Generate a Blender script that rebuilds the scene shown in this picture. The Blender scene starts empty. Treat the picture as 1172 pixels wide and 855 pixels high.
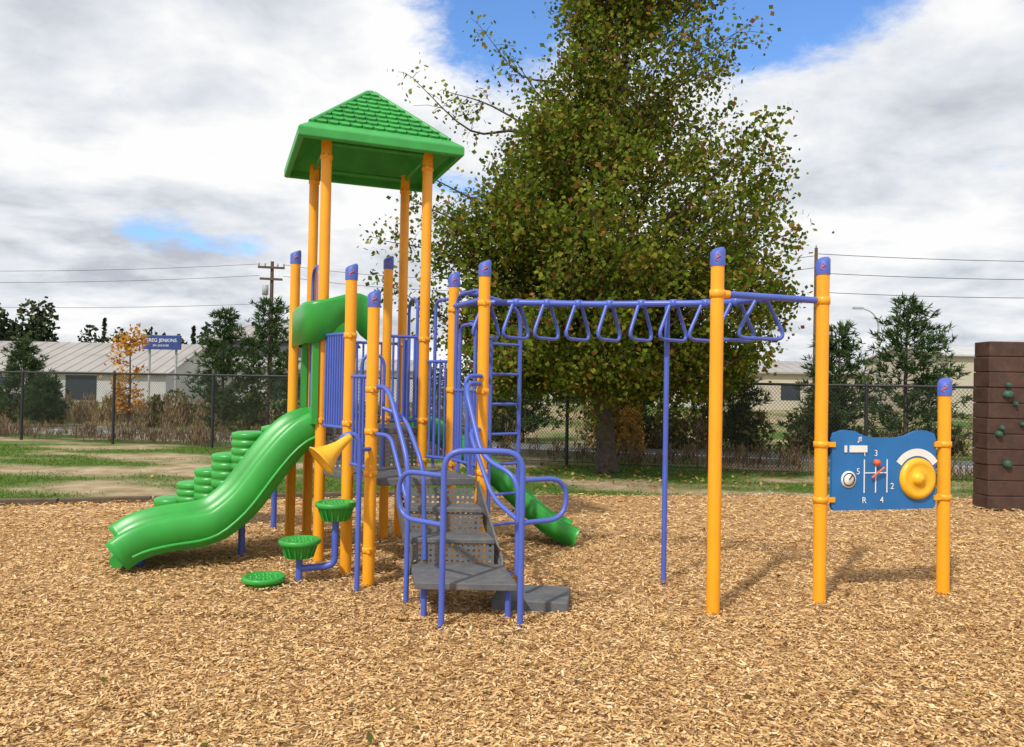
import bpy, math, random
import numpy as np
from mathutils import Vector, Matrix, noise as mnoise
random.seed(7); rng = np.random.default_rng(11)
scene = bpy.context.scene
V = Vector

# ------------------------------------------------------------------ materials
def new_mat(name):
    m = bpy.data.materials.new(name); m.use_nodes = True
    nt = m.node_tree
    return m, nt, nt.nodes["Principled BSDF"]

def paint(name, col, rough=0.45, var=0.12, scale=6.0, bump=0.0, bscale=60.0, dirt=0.0, dirtcol=(.25,.19,.12)):
    m, nt, b = new_mat(name)
    tc = nt.nodes.new("ShaderNodeTexCoord")
    n = nt.nodes.new("ShaderNodeTexNoise"); n.inputs["Scale"].default_value = scale; n.inputs["Detail"].default_value = 6
    nt.links.new(tc.outputs["Object"], n.inputs["Vector"])
    r = nt.nodes.new("ShaderNodeValToRGB")
    r.color_ramp.elements[0].position = .3; r.color_ramp.elements[1].position = .7
    r.color_ramp.elements[0].color = (*[c*(1-var) for c in col], 1)
    r.color_ramp.elements[1].color = (*[min(1, c*(1+var)) for c in col], 1)
    nt.links.new(n.outputs["Fac"], r.inputs["Fac"])
    out = r.outputs["Color"]
    if dirt > 0:
        n3 = nt.nodes.new("ShaderNodeTexNoise"); n3.inputs["Scale"].default_value = 14; n3.inputs["Detail"].default_value = 10
        nt.links.new(tc.outputs["Object"], n3.inputs["Vector"])
        r3 = nt.nodes.new("ShaderNodeValToRGB"); r3.color_ramp.elements[0].position=.5; r3.color_ramp.elements[1].position=.75
        r3.color_ramp.elements[0].color=(0,0,0,1); r3.color_ramp.elements[1].color=(dirt,dirt,dirt,1)
        nt.links.new(n3.outputs["Fac"], r3.inputs["Fac"])
        mx = nt.nodes.new("ShaderNodeMixRGB"); nt.links.new(r3.outputs["Color"], mx.inputs[0])
        nt.links.new(out, mx.inputs[1]); mx.inputs[2].default_value=(*dirtcol,1)
        out = mx.outputs[0]
    nt.links.new(out, b.inputs["Base Color"])
    mr = nt.nodes.new("ShaderNodeMapRange"); mr.inputs[3].default_value = max(.05,rough-.1); mr.inputs[4].default_value = min(1,rough+.15)
    nt.links.new(n.outputs["Fac"], mr.inputs[0]); nt.links.new(mr.outputs[0], b.inputs["Roughness"])
    if bump > 0:
        n2 = nt.nodes.new("ShaderNodeTexNoise"); n2.inputs["Scale"].default_value = bscale; n2.inputs["Detail"].default_value = 4
        nt.links.new(tc.outputs["Object"], n2.inputs["Vector"])
        bp = nt.nodes.new("ShaderNodeBump"); bp.inputs["Strength"].default_value = bump; bp.inputs["Distance"].default_value = .01
        nt.links.new(n2.outputs["Fac"], bp.inputs["Height"]); nt.links.new(bp.outputs[0], b.inputs["Normal"])
    return m

def island(name, stops, rough=0.7, trans=0.0, spec=.3):
    m, nt, b = new_mat(name)
    nt.nodes.remove(b)
    g = nt.nodes.new("ShaderNodeNewGeometry")
    r = nt.nodes.new("ShaderNodeValToRGB")
    cr = r.color_ramp
    while len(cr.elements) < len(stops): cr.elements.new(.5)
    for e,(p,c) in zip(cr.elements, stops):
        e.position = p; e.color = (*c,1)
    nt.links.new(g.outputs["Random Per Island"], r.inputs["Fac"])
    d = nt.nodes.new("ShaderNodeBsdfDiffuse"); nt.links.new(r.outputs["Color"], d.inputs["Color"])
    out = d.outputs[0]
    if trans > 0:
        t = nt.nodes.new("ShaderNodeBsdfTranslucent"); nt.links.new(r.outputs["Color"], t.inputs["Color"])
        mx = nt.nodes.new("ShaderNodeMixShader"); mx.inputs[0].default_value = trans
        nt.links.new(d.outputs[0], mx.inputs[1]); nt.links.new(t.outputs[0], mx.inputs[2]); out = mx.outputs[0]
    nt.links.new(out, nt.nodes["Material Output"].inputs["Surface"])
    return m

M_yel = paint("yellow_powder_coat", (.88,.37,.012), .38, .05, 3, dirt=.12)
M_blu = paint("blue_powder_coat", (.070,.120,.50), .36, .08, 4, dirt=.08)
M_cap = paint("blue_cap_plastic", (.065,.11,.45), .5, .08, 8)
M_red = paint("orange_red_decal", (.65,.12,.04), .5)
M_grn = paint("green_moulded_plastic", (.030,.33,.045), .34, .14, 3, bump=.05, bscale=200, dirt=.15, dirtcol=(.12,.28,.08))
M_grd = paint("green_roof_plastic", (.040,.33,.065), .45, .16, 5, bump=.06, bscale=150)
M_gry = paint("grey_coated_steel", (.105,.11,.12), .6, .15, 8, bump=.1, bscale=120, dirt=.5, dirtcol=(.24,.19,.13))
M_hrn = paint("yellow_plastic", (.85,.45,.02), .35, .06, 5)
M_pnl = paint("blue_panel_plastic", (.015,.15,.42), .45, .1, 5, bump=.05)
M_wht = paint("white_plastic", (.78,.78,.76), .5, .05)
M_blk = paint("black_vinyl", (.02,.02,.022), .45, .2)
M_brn = paint("brown_rock_wall_plastic", (.062,.030,.022), .6, .35, 4, bump=.6, bscale=12, dirt=.25, dirtcol=(.12,.08,.06))
M_hold = paint("dark_green_hold", (.03,.09,.06), .6, .2)
M_bark = paint("tree_bark", (.085,.065,.05), .9, .45, 14, bump=.8, bscale=30)
M_wood = paint("weathered_pole_wood", (.11,.075,.05), .9, .3, 6)
M_steel = paint("galvanised_steel", (.35,.36,.37), .5, .1)

def perforated():
    m, nt, b = new_mat("perforated_grey_steel")
    b.inputs["Base Color"].default_value=(.12,.125,.135,1); b.inputs["Roughness"].default_value=.6
    tc = nt.nodes.new("ShaderNodeTexCoord"); mp = nt.nodes.new("ShaderNodeVectorMath"); mp.operation='SCALE'; mp.inputs["Scale"].default_value=26
    nt.links.new(tc.outputs["Object"], mp.inputs[0])
    fr = nt.nodes.new("ShaderNodeVectorMath"); fr.operation='FRACTION'; nt.links.new(mp.outputs[0], fr.inputs[0])
    sb = nt.nodes.new("ShaderNodeVectorMath"); sb.operation='SUBTRACT'; sb.inputs[1].default_value=(.5,.5,.5); nt.links.new(fr.outputs[0], sb.inputs[0])
    ml = nt.nodes.new("ShaderNodeVectorMath"); ml.operation='MULTIPLY'; ml.inputs[1].default_value=(1,0,1); nt.links.new(sb.outputs[0], ml.inputs[0])
    ln = nt.nodes.new("ShaderNodeVectorMath"); ln.operation='LENGTH'; nt.links.new(ml.outputs[0], ln.inputs[0])
    lt = nt.nodes.new("ShaderNodeMath"); lt.operation='LESS_THAN'; lt.inputs[1].default_value=.28; nt.links.new(ln.outputs["Value"], lt.inputs[0])
    tr = nt.nodes.new("ShaderNodeBsdfTransparent"); mx = nt.nodes.new("ShaderNodeMixShader")
    nt.links.new(lt.outputs[0], mx.inputs[0]); nt.links.new(b.outputs[0], mx.inputs[1]); nt.links.new(tr.outputs[0], mx.inputs[2])
    nt.links.new(mx.outputs[0], nt.nodes["Material Output"].inputs["Surface"])
    return m
M_perf = perforated()

# ------------------------------------------------------------------ helpers
def empty(name, loc=(0,0,0)):
    e = bpy.data.objects.new(name, None); e.location = loc; e.empty_display_size = .2
    scene.collection.objects.link(e); return e

def link(ob, parent=None):
    scene.collection.objects.link(ob)
    if parent is not None:
        ob.parent = parent
        ob.matrix_parent_inverse = Matrix.Translation(parent.location).inverted()
    return ob

def fillet(pts, f, n=6):
    if f <= 0: return pts
    out = [pts[0]]
    for i in range(1, len(pts)-1):
        a, p, b = pts[i-1], pts[i], pts[i+1]
        d1 = (a-p); d2 = (b-p)
        f1 = min(f, d1.length*.48); f2 = min(f, d2.length*.48)
        s = p + d1.normalized()*f1; e = p + d2.normalized()*f2
        for k in range(n+1):
            t = k/n
            out.append(s*(1-t)**2 + p*2*t*(1-t) + e*t*t)
    out.append(pts[-1]); return out

class Buf:
    def __init__(s): s.v=[]; s.f=[]; s.s=[]
    def add(s, vs, fs, smooth=False):
        o=len(s.v); s.v += [tuple(x) for x in vs]; s.f += [tuple(i+o for i in f) for f in fs]; s.s += [smooth]*len(fs)
    def tube(s, pts, r, fil=0, seg=12, r2=None, closed=False):
        pts = fillet([V(p) for p in pts], fil)
        P=[pts[0]]
        for p in pts[1:]:
            if (p-P[-1]).length > 1e-5: P.append(p)
        n=len(P); vs=[]
        t0=(P[1]-P[0]).normalized()
        up = V((0,0,1)) if abs(t0.z)<.9 else V((0,1,0))
        nrm = t0.cross(up).normalized()
        for i in range(n):
            if i==0: t=t0
            elif i==n-1: t=(P[-1]-P[-2]).normalized()
            else: t=((P[i+1]-P[i]).normalized()+(P[i]-P[i-1]).normalized()).normalized()
            nrm=(nrm - t*nrm.dot(t)).normalized(); bn=t.cross(nrm)
            rr = r if r2 is None else r+(r2-r)*i/(n-1)
            for k in range(seg):
                a=2*math.pi*k/seg
                vs.append(P[i]+nrm*math.cos(a)*rr+bn*math.sin(a)*rr)
        fs=[]
        for i in range(n-1):
            for k in range(seg):
                k2=(k+1)%seg
                fs.append((i*seg+k,i*seg+k2,(i+1)*seg+k2,(i+1)*seg+k))
        s.add(vs,fs,True)
        s.add([vs[k] for k in range(seg)],[tuple(reversed(range(seg)))])
        s.add([vs[(n-1)*seg+k] for k in range(seg)],[tuple(range(seg))])
    def box(s, c, size, rot=0, M=None):
        x,y,z=[q/2 for q in size]
        R = M if M is not None else Matrix.Rotation(rot,4,'Z')
        vs=[V(c)+ (R@V((i*x,j*y,k*z))) for i in(-1,1) for j in(-1,1) for k in(-1,1)]
        fs=[(0,1,3,2),(4,6,7,5),(0,4,5,1),(2,3,7,6),(0,2,6,4),(1,5,7,3)]
        s.add(vs,fs)
    def prism(s, poly, z0, z1):
        n=len(poly)
        vs=[(p[0],p[1],z0) for p in poly]+[(p[0],p[1],z1) for p in poly]
        fs=[tuple(reversed(range(n))), tuple(range(n,2*n))]+[(i,(i+1)%n,n+(i+1)%n,n+i) for i in range(n)]
        s.add(vs,fs)
    def lathe(s, prof, M, seg=28, smooth=True):
        n=len(prof); vs=[]
        for r,z in prof:
            for k in range(seg):
                a=2*math.pi*k/seg; vs.append(M@V((r*math.cos(a),r*math.sin(a),z)))
        fs=[(i*seg+k,i*seg+(k+1)%seg,(i+1)*seg+(k+1)%seg,(i+1)*seg+k) for i in range(n-1) for k in range(seg)]
        s.add(vs,fs,smooth)
    def obj(s, name, mat, parent=None, bevel=0):
        me=bpy.data.meshes.new(name); me.from_pydata(s.v,[],s.f)
        me.polygons.foreach_set("use_smooth", s.s)
        me.materials.append(mat); me.update()
        ob=bpy.data.objects.new(name,me); link(ob,parent)
        if bevel>0:
            b=ob.modifiers.new("bevel",'BEVEL'); b.width=bevel; b.segments=2; b.limit_method='ANGLE'
        return ob

def quads_obj(name, C, U, W, mat, parent=None, rect=False):
    N=len(C)
    if rect: P=np.stack([C-U-W,C+U-W,C+U+W,C-U+W],axis=1)
    else: P=np.stack([C-U,C+W,C+U,C-W],axis=1)
    P=P.reshape(-1,3).astype(np.float32)
    me=bpy.data.meshes.new(name)
    me.vertices.add(4*N); me.vertices.foreach_set("co",P.ravel())
    me.loops.add(4*N); me.loops.foreach_set("vertex_index",np.arange(4*N,dtype=np.int32))
    me.polygons.add(N); me.polygons.foreach_set("loop_start",np.arange(0,4*N,4,dtype=np.int32))
    me.polygons.foreach_set("loop_total",np.full(N,4,dtype=np.int32))
    me.materials.append(mat); me.update(calc_edges=True)
    ob=bpy.data.objects.new(name,me); return link(ob,parent)

def rand_unit(n):
    a=rng.normal(size=(n,3)); return a/np.linalg.norm(a,axis=1,keepdims=True)
def leaves(name, C, size, mat, parent=None, aspect=.6, flat=0.0):
    n=len(C); u=rand_unit(n)
    if flat>0: u[:,2]*=(1-flat); u/=np.linalg.norm(u,axis=1,keepdims=True)
    w=np.cross(u,rand_unit(n)); w/=np.linalg.norm(w,axis=1,keepdims=True)+1e-9
    s=(size*rng.uniform(.6,1.3,n))[:,None]
    return quads_obj(name,C,u*s*.5,w*s*.5*aspect,mat,parent)

# ------------------------------------------------------------------ ground
def grassmask(x,y):
    v = mnoise.noise(V((x*.28,y*.75,3.1)))*1.1 + mnoise.noise(V((x*.9,y*1.9,7.7)))*.55
    sh = .80 if x<-.5 else .66
    return max(0,min(1,sh+v*2.0))
def fence_y(x): return 15.53-.278*x
def chip_edge(x):
    pts=[(-40,7.5),(-9,8.7),(-6,9.2),(-3,10.1),(0,10.9),(4,11.25),(9,11.5),(40,12)]
    for (a,b),(c,d) in zip(pts,pts[1:]):
        if a<=x<=c: return b+(d-b)*(x-a)/(c-a)
    return 9
xs=[-900,-400,-200,-100,-60,-40]+[ -30+.3*i for i in range(201)]+[40,60,100,200,400,900]
ys=[-60,-20,-5,0,4,7]+[8+.2*i for i in range(76)]+[25,28,32,38,45,55,70,100,150,250,450,900]
gv=[(x,y,0) for y in ys for x in xs]; nx=len(xs)
gf=[(j*nx+i,j*nx+i+1,(j+1)*nx+i+1,(j+1)*nx+i) for j in range(len(ys)-1) for i in range(nx-1)]
me=bpy.data.meshes.new("ground"); me.from_pydata(gv,[],gf)
at=me.attributes.new("grass",'FLOAT','POINT'); at.data.foreach_set("value",[grassmask(v[0],v[1]) for v in gv])
m,nt,b=new_mat("lawn_and_dirt"); 
a=nt.nodes.new("ShaderNodeAttribute"); a.attribute_name="grass"
geo=nt.nodes.new("ShaderNodeNewGeometry")
def nz(scale,det=8,src=None):
    n=nt.nodes.new("ShaderNodeTexNoise"); n.inputs["Scale"].default_value=scale; n.inputs["Detail"].default_value=det
    nt.links.new(geo.outputs["Position"],n.inputs["Vector"]); return n
n1=nz(9); n2=nz(2.5); n3=nz(40)
rg=nt.nodes.new("ShaderNodeValToRGB"); rg.color_ramp.elements[0].color=(.038,.085,.010,1); rg.color_ramp.elements[1].color=(.11,.19,.03,1)
rg.color_ramp.elements[0].position=.35; rg.color_ramp.elements[1].position=.7
nt.links.new(n1.outputs["Fac"],rg.inputs[0])
rd=nt.nodes.new("ShaderNodeValToRGB"); rd.color_ramp.elements[0].color=(.26,.19,.105,1); rd.color_ramp.elements[1].color=(.48,.38,.25,1)
rd.color_ramp.elements[0].position=.35; rd.color_ramp.elements[1].position=.7
nt.links.new(n2.outputs["Fac"],rd.inputs[0])
ad=nt.nodes.new("ShaderNodeMath"); ad.operation='ADD'; nt.links.new(a.outputs["Fac"],ad.inputs[0])
sc=nt.nodes.new("ShaderNodeMapRange"); sc.inputs[3].default_value=-.45; sc.inputs[4].default_value=.45; nt.links.new(n3.outputs["Fac"],sc.inputs[0]); nt.links.new(sc.outputs[0],ad.inputs[1]); ad.use_clamp=True
mx=nt.nodes.new("ShaderNodeMixRGB"); nt.links.new(ad.outputs[0],mx.inputs[0]); nt.links.new(rd.outputs[0],mx.inputs[1]); nt.links.new(rg.outputs[0],mx.inputs[2])
nt.links.new(mx.outputs[0],b.inputs["Base Color"]); b.inputs["Roughness"].default_value=.95; b.inputs["Specular IOR Level"].default_value=.1
bp=nt.nodes.new("ShaderNodeBump"); bp.inputs["Strength"].default_value=.6; bp.inputs["Distance"].default_value=.03; nt.links.new(n3.outputs["Fac"],bp.inputs["Height"]); nt.links.new(bp.outputs[0],b.inputs["Normal"])
me.materials.append(m); link(bpy.data.objects.new("ground",me))

# wood chip bed sheet
m,nt,b=new_mat("wood_chip_bed"); geo=nt.nodes.new("ShaderNodeNewGeometry")
vo=nt.nodes.new("ShaderNodeTexVoronoi"); vo.inputs["Scale"].default_value=60; 
mp=nt.nodes.new("ShaderNodeMapping"); mp.inputs["Scale"].default_value=(1,2.2,1); mp.inputs["Rotation"].default_value=(0,0,.6)
nt.links.new(geo.outputs["Position"],mp.inputs[0]); nt.links.new(mp.outputs[0],vo.inputs["Vector"])
sp=nt.nodes.new("ShaderNodeSeparateColor"); nt.links.new(vo.outputs["Color"],sp.inputs[0])
r=nt.nodes.new("ShaderNodeValToRGB"); cr=r.color_ramp; cr.elements[0].color=(.26,.145,.06,1); cr.elements[1].color=(.62,.40,.195,1)
e=cr.elements.new(.5); e.color=(.47,.285,.125,1); nt.links.new(sp.outputs[0],r.inputs[0])
nt.links.new(r.outputs[0],b.inputs["Base Color"]); b.inputs["Roughness"].default_value=.9
bp=nt.nodes.new("ShaderNodeBump"); bp.inputs["Strength"].default_value=.5; bp.inputs["Distance"].default_value=.02; nt.links.new(sp.outputs[1],bp.inputs["Height"]); nt.links.new(bp.outputs[0],b.inputs["Normal"])
bx=[-40+i*1.0 for i in range(81)]
vs=[(x,-15,.006) for x in bx]+[(x,chip_edge(x)+.12*mnoise.noise(V((x*1.3,0,0))),.006) for x in bx]
fs=[(i,i+1,82+i,81+i) for i in range(80)]
me=bpy.data.meshes.new("wood_chip_bed"); me.from_pydata(vs,[],fs); me.materials.append(m); chipbed=link(bpy.data.objects.new("wood_chip_bed",me))

M_chip=island("wood_chips",[(0,(.18,.085,.034)),(.11,(.36,.20,.078)),(.4,(.55,.335,.140)),(.75,(.68,.445,.210)),(1,(.80,.60,.35))],.8)
def chips(y0,y1,n,ls,pw=1.0):
    y=y0+(y1-y0)*rng.random(n)**pw; x=(rng.random(n)*2-1)*(.74*y+1.0)
    ce=np.array([chip_edge(q) for q in x]); k=y<ce+.1*rng.normal(size=n); x=x[k];y=y[k];n=len(x)
    hum=.007*np.sin(x*2.3+np.sin(y*3))+.007*np.sin(y*3.1+x)
    z=.012+.012+hum+rng.random(n)*.013
    a=rng.random(n)*2*math.pi; til=rng.normal(size=n)*.19; rol=rng.normal(size=n)*.36
    L=(ls*rng.uniform(.35,1.35,n)**1.2)[:,None]*.5; Wd=(ls*rng.uniform(.12,.34,n))[:,None]*.5
    u=np.stack([np.cos(a)*np.cos(til),np.sin(a)*np.cos(til),np.sin(til)],1)
    s=np.stack([-np.sin(a),np.cos(a),np.zeros(n)],1); up=np.cross(u,s)
    w=s*np.cos(rol)[:,None]+up*np.sin(rol)[:,None]
    return np.stack([x,y,z],1),u*L,w*Wd
parts=[chips(2.6,5.2,110000,.034),chips(5.0,8.0,85000,.038),chips(7.8,12.0,50000,.050)]
C,U,W=[np.concatenate([p[i] for p in parts]) for i in range(3)]
quads_obj("wood_chips",C,U,W,M_chip,rect=True)
n=170; y=3+7*rng.random(n); x=(rng.random(n)*2-1)*.75*y; a=rng.random(n)*6.28
quads_obj("stray_leaves",np.stack([x,y,.045+.01*rng.random(n)],1),np.stack([np.cos(a),np.sin(a),rng.normal(size=n)*.3],1)*.024,np.stack([-np.sin(a),np.cos(a),rng.normal(size=n)*.3],1)*.015,
  island("stray_leaves",[(0,(.10,.05,.02)),(.5,(.07,.09,.02)),(.8,(.20,.10,.03)),(1,(.35,.30,.08))]))

# grass blades on lawn
n=80000; y=rng.uniform(8.6,17.5,n); x=(rng.random(n)*2-1)*(.74*y+1)
keep=[]
for i in range(n):
    keep.append(y[i]>chip_edge(x[i])+.08 and y[i]<fence_y(x[i])+.4 and rng.random()<grassmask(x[i],y[i])**1.5)
keep=np.array(keep); x=x[keep];y=y[keep];n=len(x)
h=rng.uniform(.018,.05,n); ln=rng.normal(size=(n,2))*.014
Cg=np.stack([x+ln[:,0]*.5,y+ln[:,1]*.5,h*.5],1); Ug=np.stack([ln[:,0],ln[:,1],h*.5],1)
a=rng.random(n)*6.28; Wg=np.stack([np.cos(a),np.sin(a),a*0],1)*.006
M_grass=island("grass",[(0,(.055,.125,.012)),(.6,(.105,.20,.028)),(.9,(.17,.24,.05)),(1,(.30,.28,.11))],.7,.25)
quads_obj("grass",Cg,Ug,Wg,M_grass)

# road beyond the fence
m=paint("asphalt",(.13,.13,.13),.9,.2,3,bump=.3,bscale=60)
b_=Buf(); 
def fl(x,o,z): return (x,fence_y(x)+o,z)
b_.add([fl(-60,2.2,.008),fl(60,2.2,.008),fl(60,5.0,.008),fl(-60,5.0,.008)],[(0,1,2,3)])
b_.obj("road",m)
b_=Buf(); b_.add([fl(-60,1.95,.0),fl(60,1.95,.0),fl(60,2.2,.0),fl(-60,2.2,.0),fl(-60,1.95,.12),fl(60,1.95,.12),fl(60,2.2,.12),fl(-60,2.2,.12)],[(0,1,5,4),(4,5,6,7),(2,3,7,6)])
b_.obj("kerb",paint("concrete",(.34,.33,.31),.9,.15,5))

# bed border timber
bd=Buf()
for i in range(8):
    x0=-9.5+i*1.0; x1=x0+.97
    a=V((x0,chip_edge(x0)+.1,.03)); c=V((x1,chip_edge(x1)+.1,.03)); d=c-a
    bd.box((a+c)/2,(d.length,.1,.08),math.atan2(d.y,d.x))
bd.obj("landscape_timber_border",M_wood,bevel=.01)

# ------------------------------------------------------------------ play tower
tower=empty("play_tower",(-1.2,6.6,0))
c0=V((-1.38,7.21,0)); u=V((.934,.358,0)); v=V((-.358,.934,0))
P1=c0-.45*u-.45*v; P2=c0-.45*u+.45*v; P3=c0+.45*u+.45*v; P4=c0+.45*u-.45*v
D=V((-1.066,5.88,0)); G=V((-1.314,6.22,0)); E=V((-.23,6.10,0)); F=V((-.52,6.71,0))
H=V((-1.245,7.62,0)); I=V((-2.10,7.38,0))
A=V((1.41,5.31,0)); B=V((2.265,5.62,0)); Cc=V((3.31,5.88,0))
R=.046
def z(p,h): return V((p.x,p.y,h))
def capped(name,p,h,parent,face=-1):
    bf=Buf(); bf.tube([z(p,-.05),z(p,h-.13)],R,seg=20)
    ob=bf.obj(name,M_yel,parent)
    cp=Buf(); seg=20; vs=[]
    for k in range(seg):
        a=2*math.pi*k/seg; cx,cy=math.cos(a),math.sin(a)
        vs.append((p.x+cx*.051,p.y+cy*.051,h-.14))
    for k in range(seg):
        a=2*math.pi*k/seg; cx,cy=math.cos(a),math.sin(a)
        vs.append((p.x+cx*.051,p.y+cy*.051,h-.035+cx*.014+cy*.014))
    for k in range(seg):
        a=2*math.pi*k/seg; cx,cy=math.cos(a),math.sin(a)
        vs.append((p.x+cx*.04,p.y+cy*.04,h-.02+cx*.014+cy*.014))
    fs=[(k,(k+1)%seg,seg+(k+1)%seg,seg+k) for k in range(seg)]+[(seg+k,seg+(k+1)%seg,2*seg+(k+1)%seg,2*seg+k) for k in range(seg)]
    cp.add(vs,fs,True); cp.add(vs[2*seg:],[tuple(range(seg))])
    cp.obj(name+"_cap",M_cap,parent)
    s=Buf(); pts=[]
    d=V((0-p.x,0-p.y,0)).normalized(); sd=V((-d.y,d.x,0))
    o=z(p,h-.085)
    for t in range(9):
        q=t/8; pts.append(o+d*.0525+sd*(.016*math.sin(q*2*math.pi))*-1+V((0,0,(q-.5)*.05)))
    s.tube(pts,.004,seg=6); s.obj(name+"_decal",M_red,parent)
for i,p in enumerate((P1,P2,P3,P4)):
    bf=Buf(); bf.tube([z(p,-.05),z(p,3.66)],R,seg=20); bf.obj(f"roof_post_{i+1}",M_yel,tower)
capped("post_1",D,2.27,tower); capped("post_2",G,2.52,tower); capped("post_3",E,2.55,tower); capped("post_4",F,2.54,tower)
capped("post_5",H,2.82,tower); capped("post_6",I,2.82,tower)

cl=Buf()
def clamp(p,h):
    M=Matrix.Translation(z(p,h)); cl.lathe([(R+.001,-.022),(R+.007,-.020),(R+.007,.020),(R+.001,.022)],M,seg=18)
    d=V((-p.x-.3,-p.y,0)).normalized(); cl.box(z(p,h)+d*(R+.008),(.022,.014,.036),math.atan2(d.y,d.x)+math.pi/2)
for p,hs in ((P1,(1.22,1.93,3.5)),(G,(1.22,1.93)),(D,(.86,1.5,1.18,.28)),(E,(.86,1.5,2.2)),(F,(.86,1.5,2.2)),(P2,(1.22,1.95,3.5)),(P3,(1.22,1.95,3.5)),(P4,(1.22,.86,1.95,3.5)),(H,(1.2,)),(I,(1.2,))):
    for h in hs: clamp(p,h)
cl.obj("post_clamps",M_yel,tower)

# decks
dk=Buf()
def inset(poly,k):
    c=sum(poly,V((0,0,0)))/len(poly); return [p+(c-p).normalized()*k for p in poly]
dk.prism(inset([D+V((.05,.05,0)),E,F,P4,P1,G],.03),.755,.81)
dk.prism(inset([P1,P4,P3,P2],.03),1.095,1.15)
dk.obj("deck",M_gry,tower,bevel=.006)
pf=Buf()
d=(P4-P1); pf.box(z((P1+P4)/2,.95),(d.length-.1,.004,.28),math.atan2(d.y,d.x))
st=Buf()
def sidebox(bf,x0,x1,y0,y1,z0,z1,sk=0):
    vs=[(x0,y0,z0),(x1,y0,z0),(x1-sk,y1,z0),(x0-sk,y1,z0),(x0,y0,z1),(x1,y0,z1),(x1-sk,y1,z1),(x0-sk,y1,z1)]
    bf.add(vs,[(3,2,1,0),(4,5,6,7),(0,1,5,4),(1,2,6,5),(2,3,7,6),(3,0,4,7)])
sidebox(st,-.60,.06,4.97,5.52,.225,.27,.10)
sidebox(st,-.71,-.10,5.50,5.76,.415,.45,.06)
sidebox(st,-.77,-.20,5.74,5.98,.595,.63,.06)
for x in (-.72,-.08):
    pts=[(x+.03,5.45,.20),(x+.03,5.52,.30),(x-.17,6.02,.80),(x-.17,6.02,.66),(x-.0,5.60,.20)]
    st.add([V(p)-V((.008,0,0)) for p in pts]+[V(p)+V((.008,0,0)) for p in pts],
           [(0,1,2,3,4),(9,8,7,6,5)]+[(i,(i+1)%5,5+(i+1)%5,5+i) for i in range(5)])
st.obj("stair_treads",M_gry,tower,bevel=.006)
pf.box((-.405,5.512,.342),(.60,.004,.142)); pf.box((-.485,5.757,.523),(.57,.004,.142)); pf.box((-.58,5.985,.69),(.60,.004,.12))
pf.obj("perforated_risers",M_perf,tower)
gs=Buf(); gs.box((.17,5.42,.05),(.52,.42,.1),-.12); gs.obj("ground_step",M_gry,tower,bevel=.01)
lg=Buf()
for x,y in((-.55,5.05),(.0,5.45),(-.6,5.45),(0.0,5.05)): lg.tube([(x,y,-.02),(x,y,.225)],.02)
lg.obj("stair_legs",M_blu,tower)

# blue rails
T=.0165
hr=Buf()
hr.tube([(-.418,4.87,-.05),(-.418,4.87,1.13),(.079,4.89,1.13),(.079,4.89,-.05)],T+.003,.13,seg=14)
hr.tube([(-.418,4.87,.97),(-.74,5.14,.97),(-.74,5.14,.66),(-.418,4.87,.66)],T,.15)
hr.tube([(.079,4.89,.95),(.37,5.06,.95),(.37,5.06,.68),(.079,4.89,.68)],T,.15)
hr.tube([(-.717,5.43,-.05),(-.717,5.43,.98),(-.93,5.80,1.52),(-1.04,5.87,1.52)],T+.002,.16)
hr.tube([(-.717,5.43,.70),(-.90,5.76,1.16),(-1.04,5.87,1.16)],T,.08)
hr.tube([(-.60,5.50,.30),(-.62,5.5,.95),(-.80,5.80,1.30),(-.98,5.86,1.36)],T,.14)
hr.tube([(-.25,6.05,1.56),(-.36,5.86,1.56),(-.20,5.52,1.02),(.06,5.34,.92),(.06,5.30,.25)],T+.002,.15)
hr.tube([(-.25,6.05,1.20),(-.32,5.86,1.20),(-.12,5.5,.74),(.06,5.32,.62)],T,.12)
hr.tube([(-.32,6.0,.85),(-.36,5.94,1.62),(-.24,6.05,1.62)],T,.08)
hr.tube([(-1.27,5.66,.98),(-1.25,5.66,1.17),(-1.113,5.68,1.17),(-1.113,5.68,-.05)],T+.003,.12,seg=14)
hr.tube([(-1.113,5.68,1.05),(-1.07,5.84,1.05)],T)
hr.obj("handrails",M_blu,tower)

# barriers & arches
br=Buf()
def barrier(a,b,z0,z1,n):
    br.tube([z(a,z0),z(b,z0)],.014); br.tube([z(a,z1),z(b,z1)],.014)
    for i in range(n):
        p=a.lerp(b,(i+.5)/n); br.tube([z(p,z0),z(p,z1)],.0105,seg=8)
def trim(a,b,k=.055):
    d=(b-a).normalized(); return a+d*k,b-d*k
barrier(*trim(P1,G),1.18,1.95,9)
barrier(*trim(G,D),.9,1.6,5)
barrier(*trim(P2,P3),1.22,1.95,13)
barrier(P4.lerp(P1,.07),P4.lerp(P1,.34),1.22,1.97,5)
barrier(P4.lerp(P3,.06),P4.lerp(P3,.28),1.22,1.97,3)
barrier(P3.lerp(P4,.06),P3.lerp(P4,.25),1.22,1.97,3)
barrier(*trim(F,P4),.9,1.75,4)
def arch(a,b,z0,z1,r=.07,t=.015): br.tube([z(a,z0),z(a,z1),z(b,z1),z(b,z0)],t,r)
arch(P4.lerp(P3,.30),P4.lerp(P3,.68),1.15,2.36,.14)
arch(P1.lerp(P4,.38),P1.lerp(P4,.60),.81,1.80,.12)
arch(P1.lerp(P2,.40),P1.lerp(P2,.92),1.15,2.62,.16)
arch(F+V((.02,-.03,0)),P4+V((.10,-.02,0)),.81,2.30,.08)
arch(E.lerp(F,.10),E.lerp(F,.88),1.5,2.32,.12)
arch(E.lerp(F,.25),E.lerp(F,.75),.81,2.05,.10)
br.tube([z(E,1.5),z(F,1.5)],.014); br.tube([z(E,.9),z(F,.9)],.014)
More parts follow.
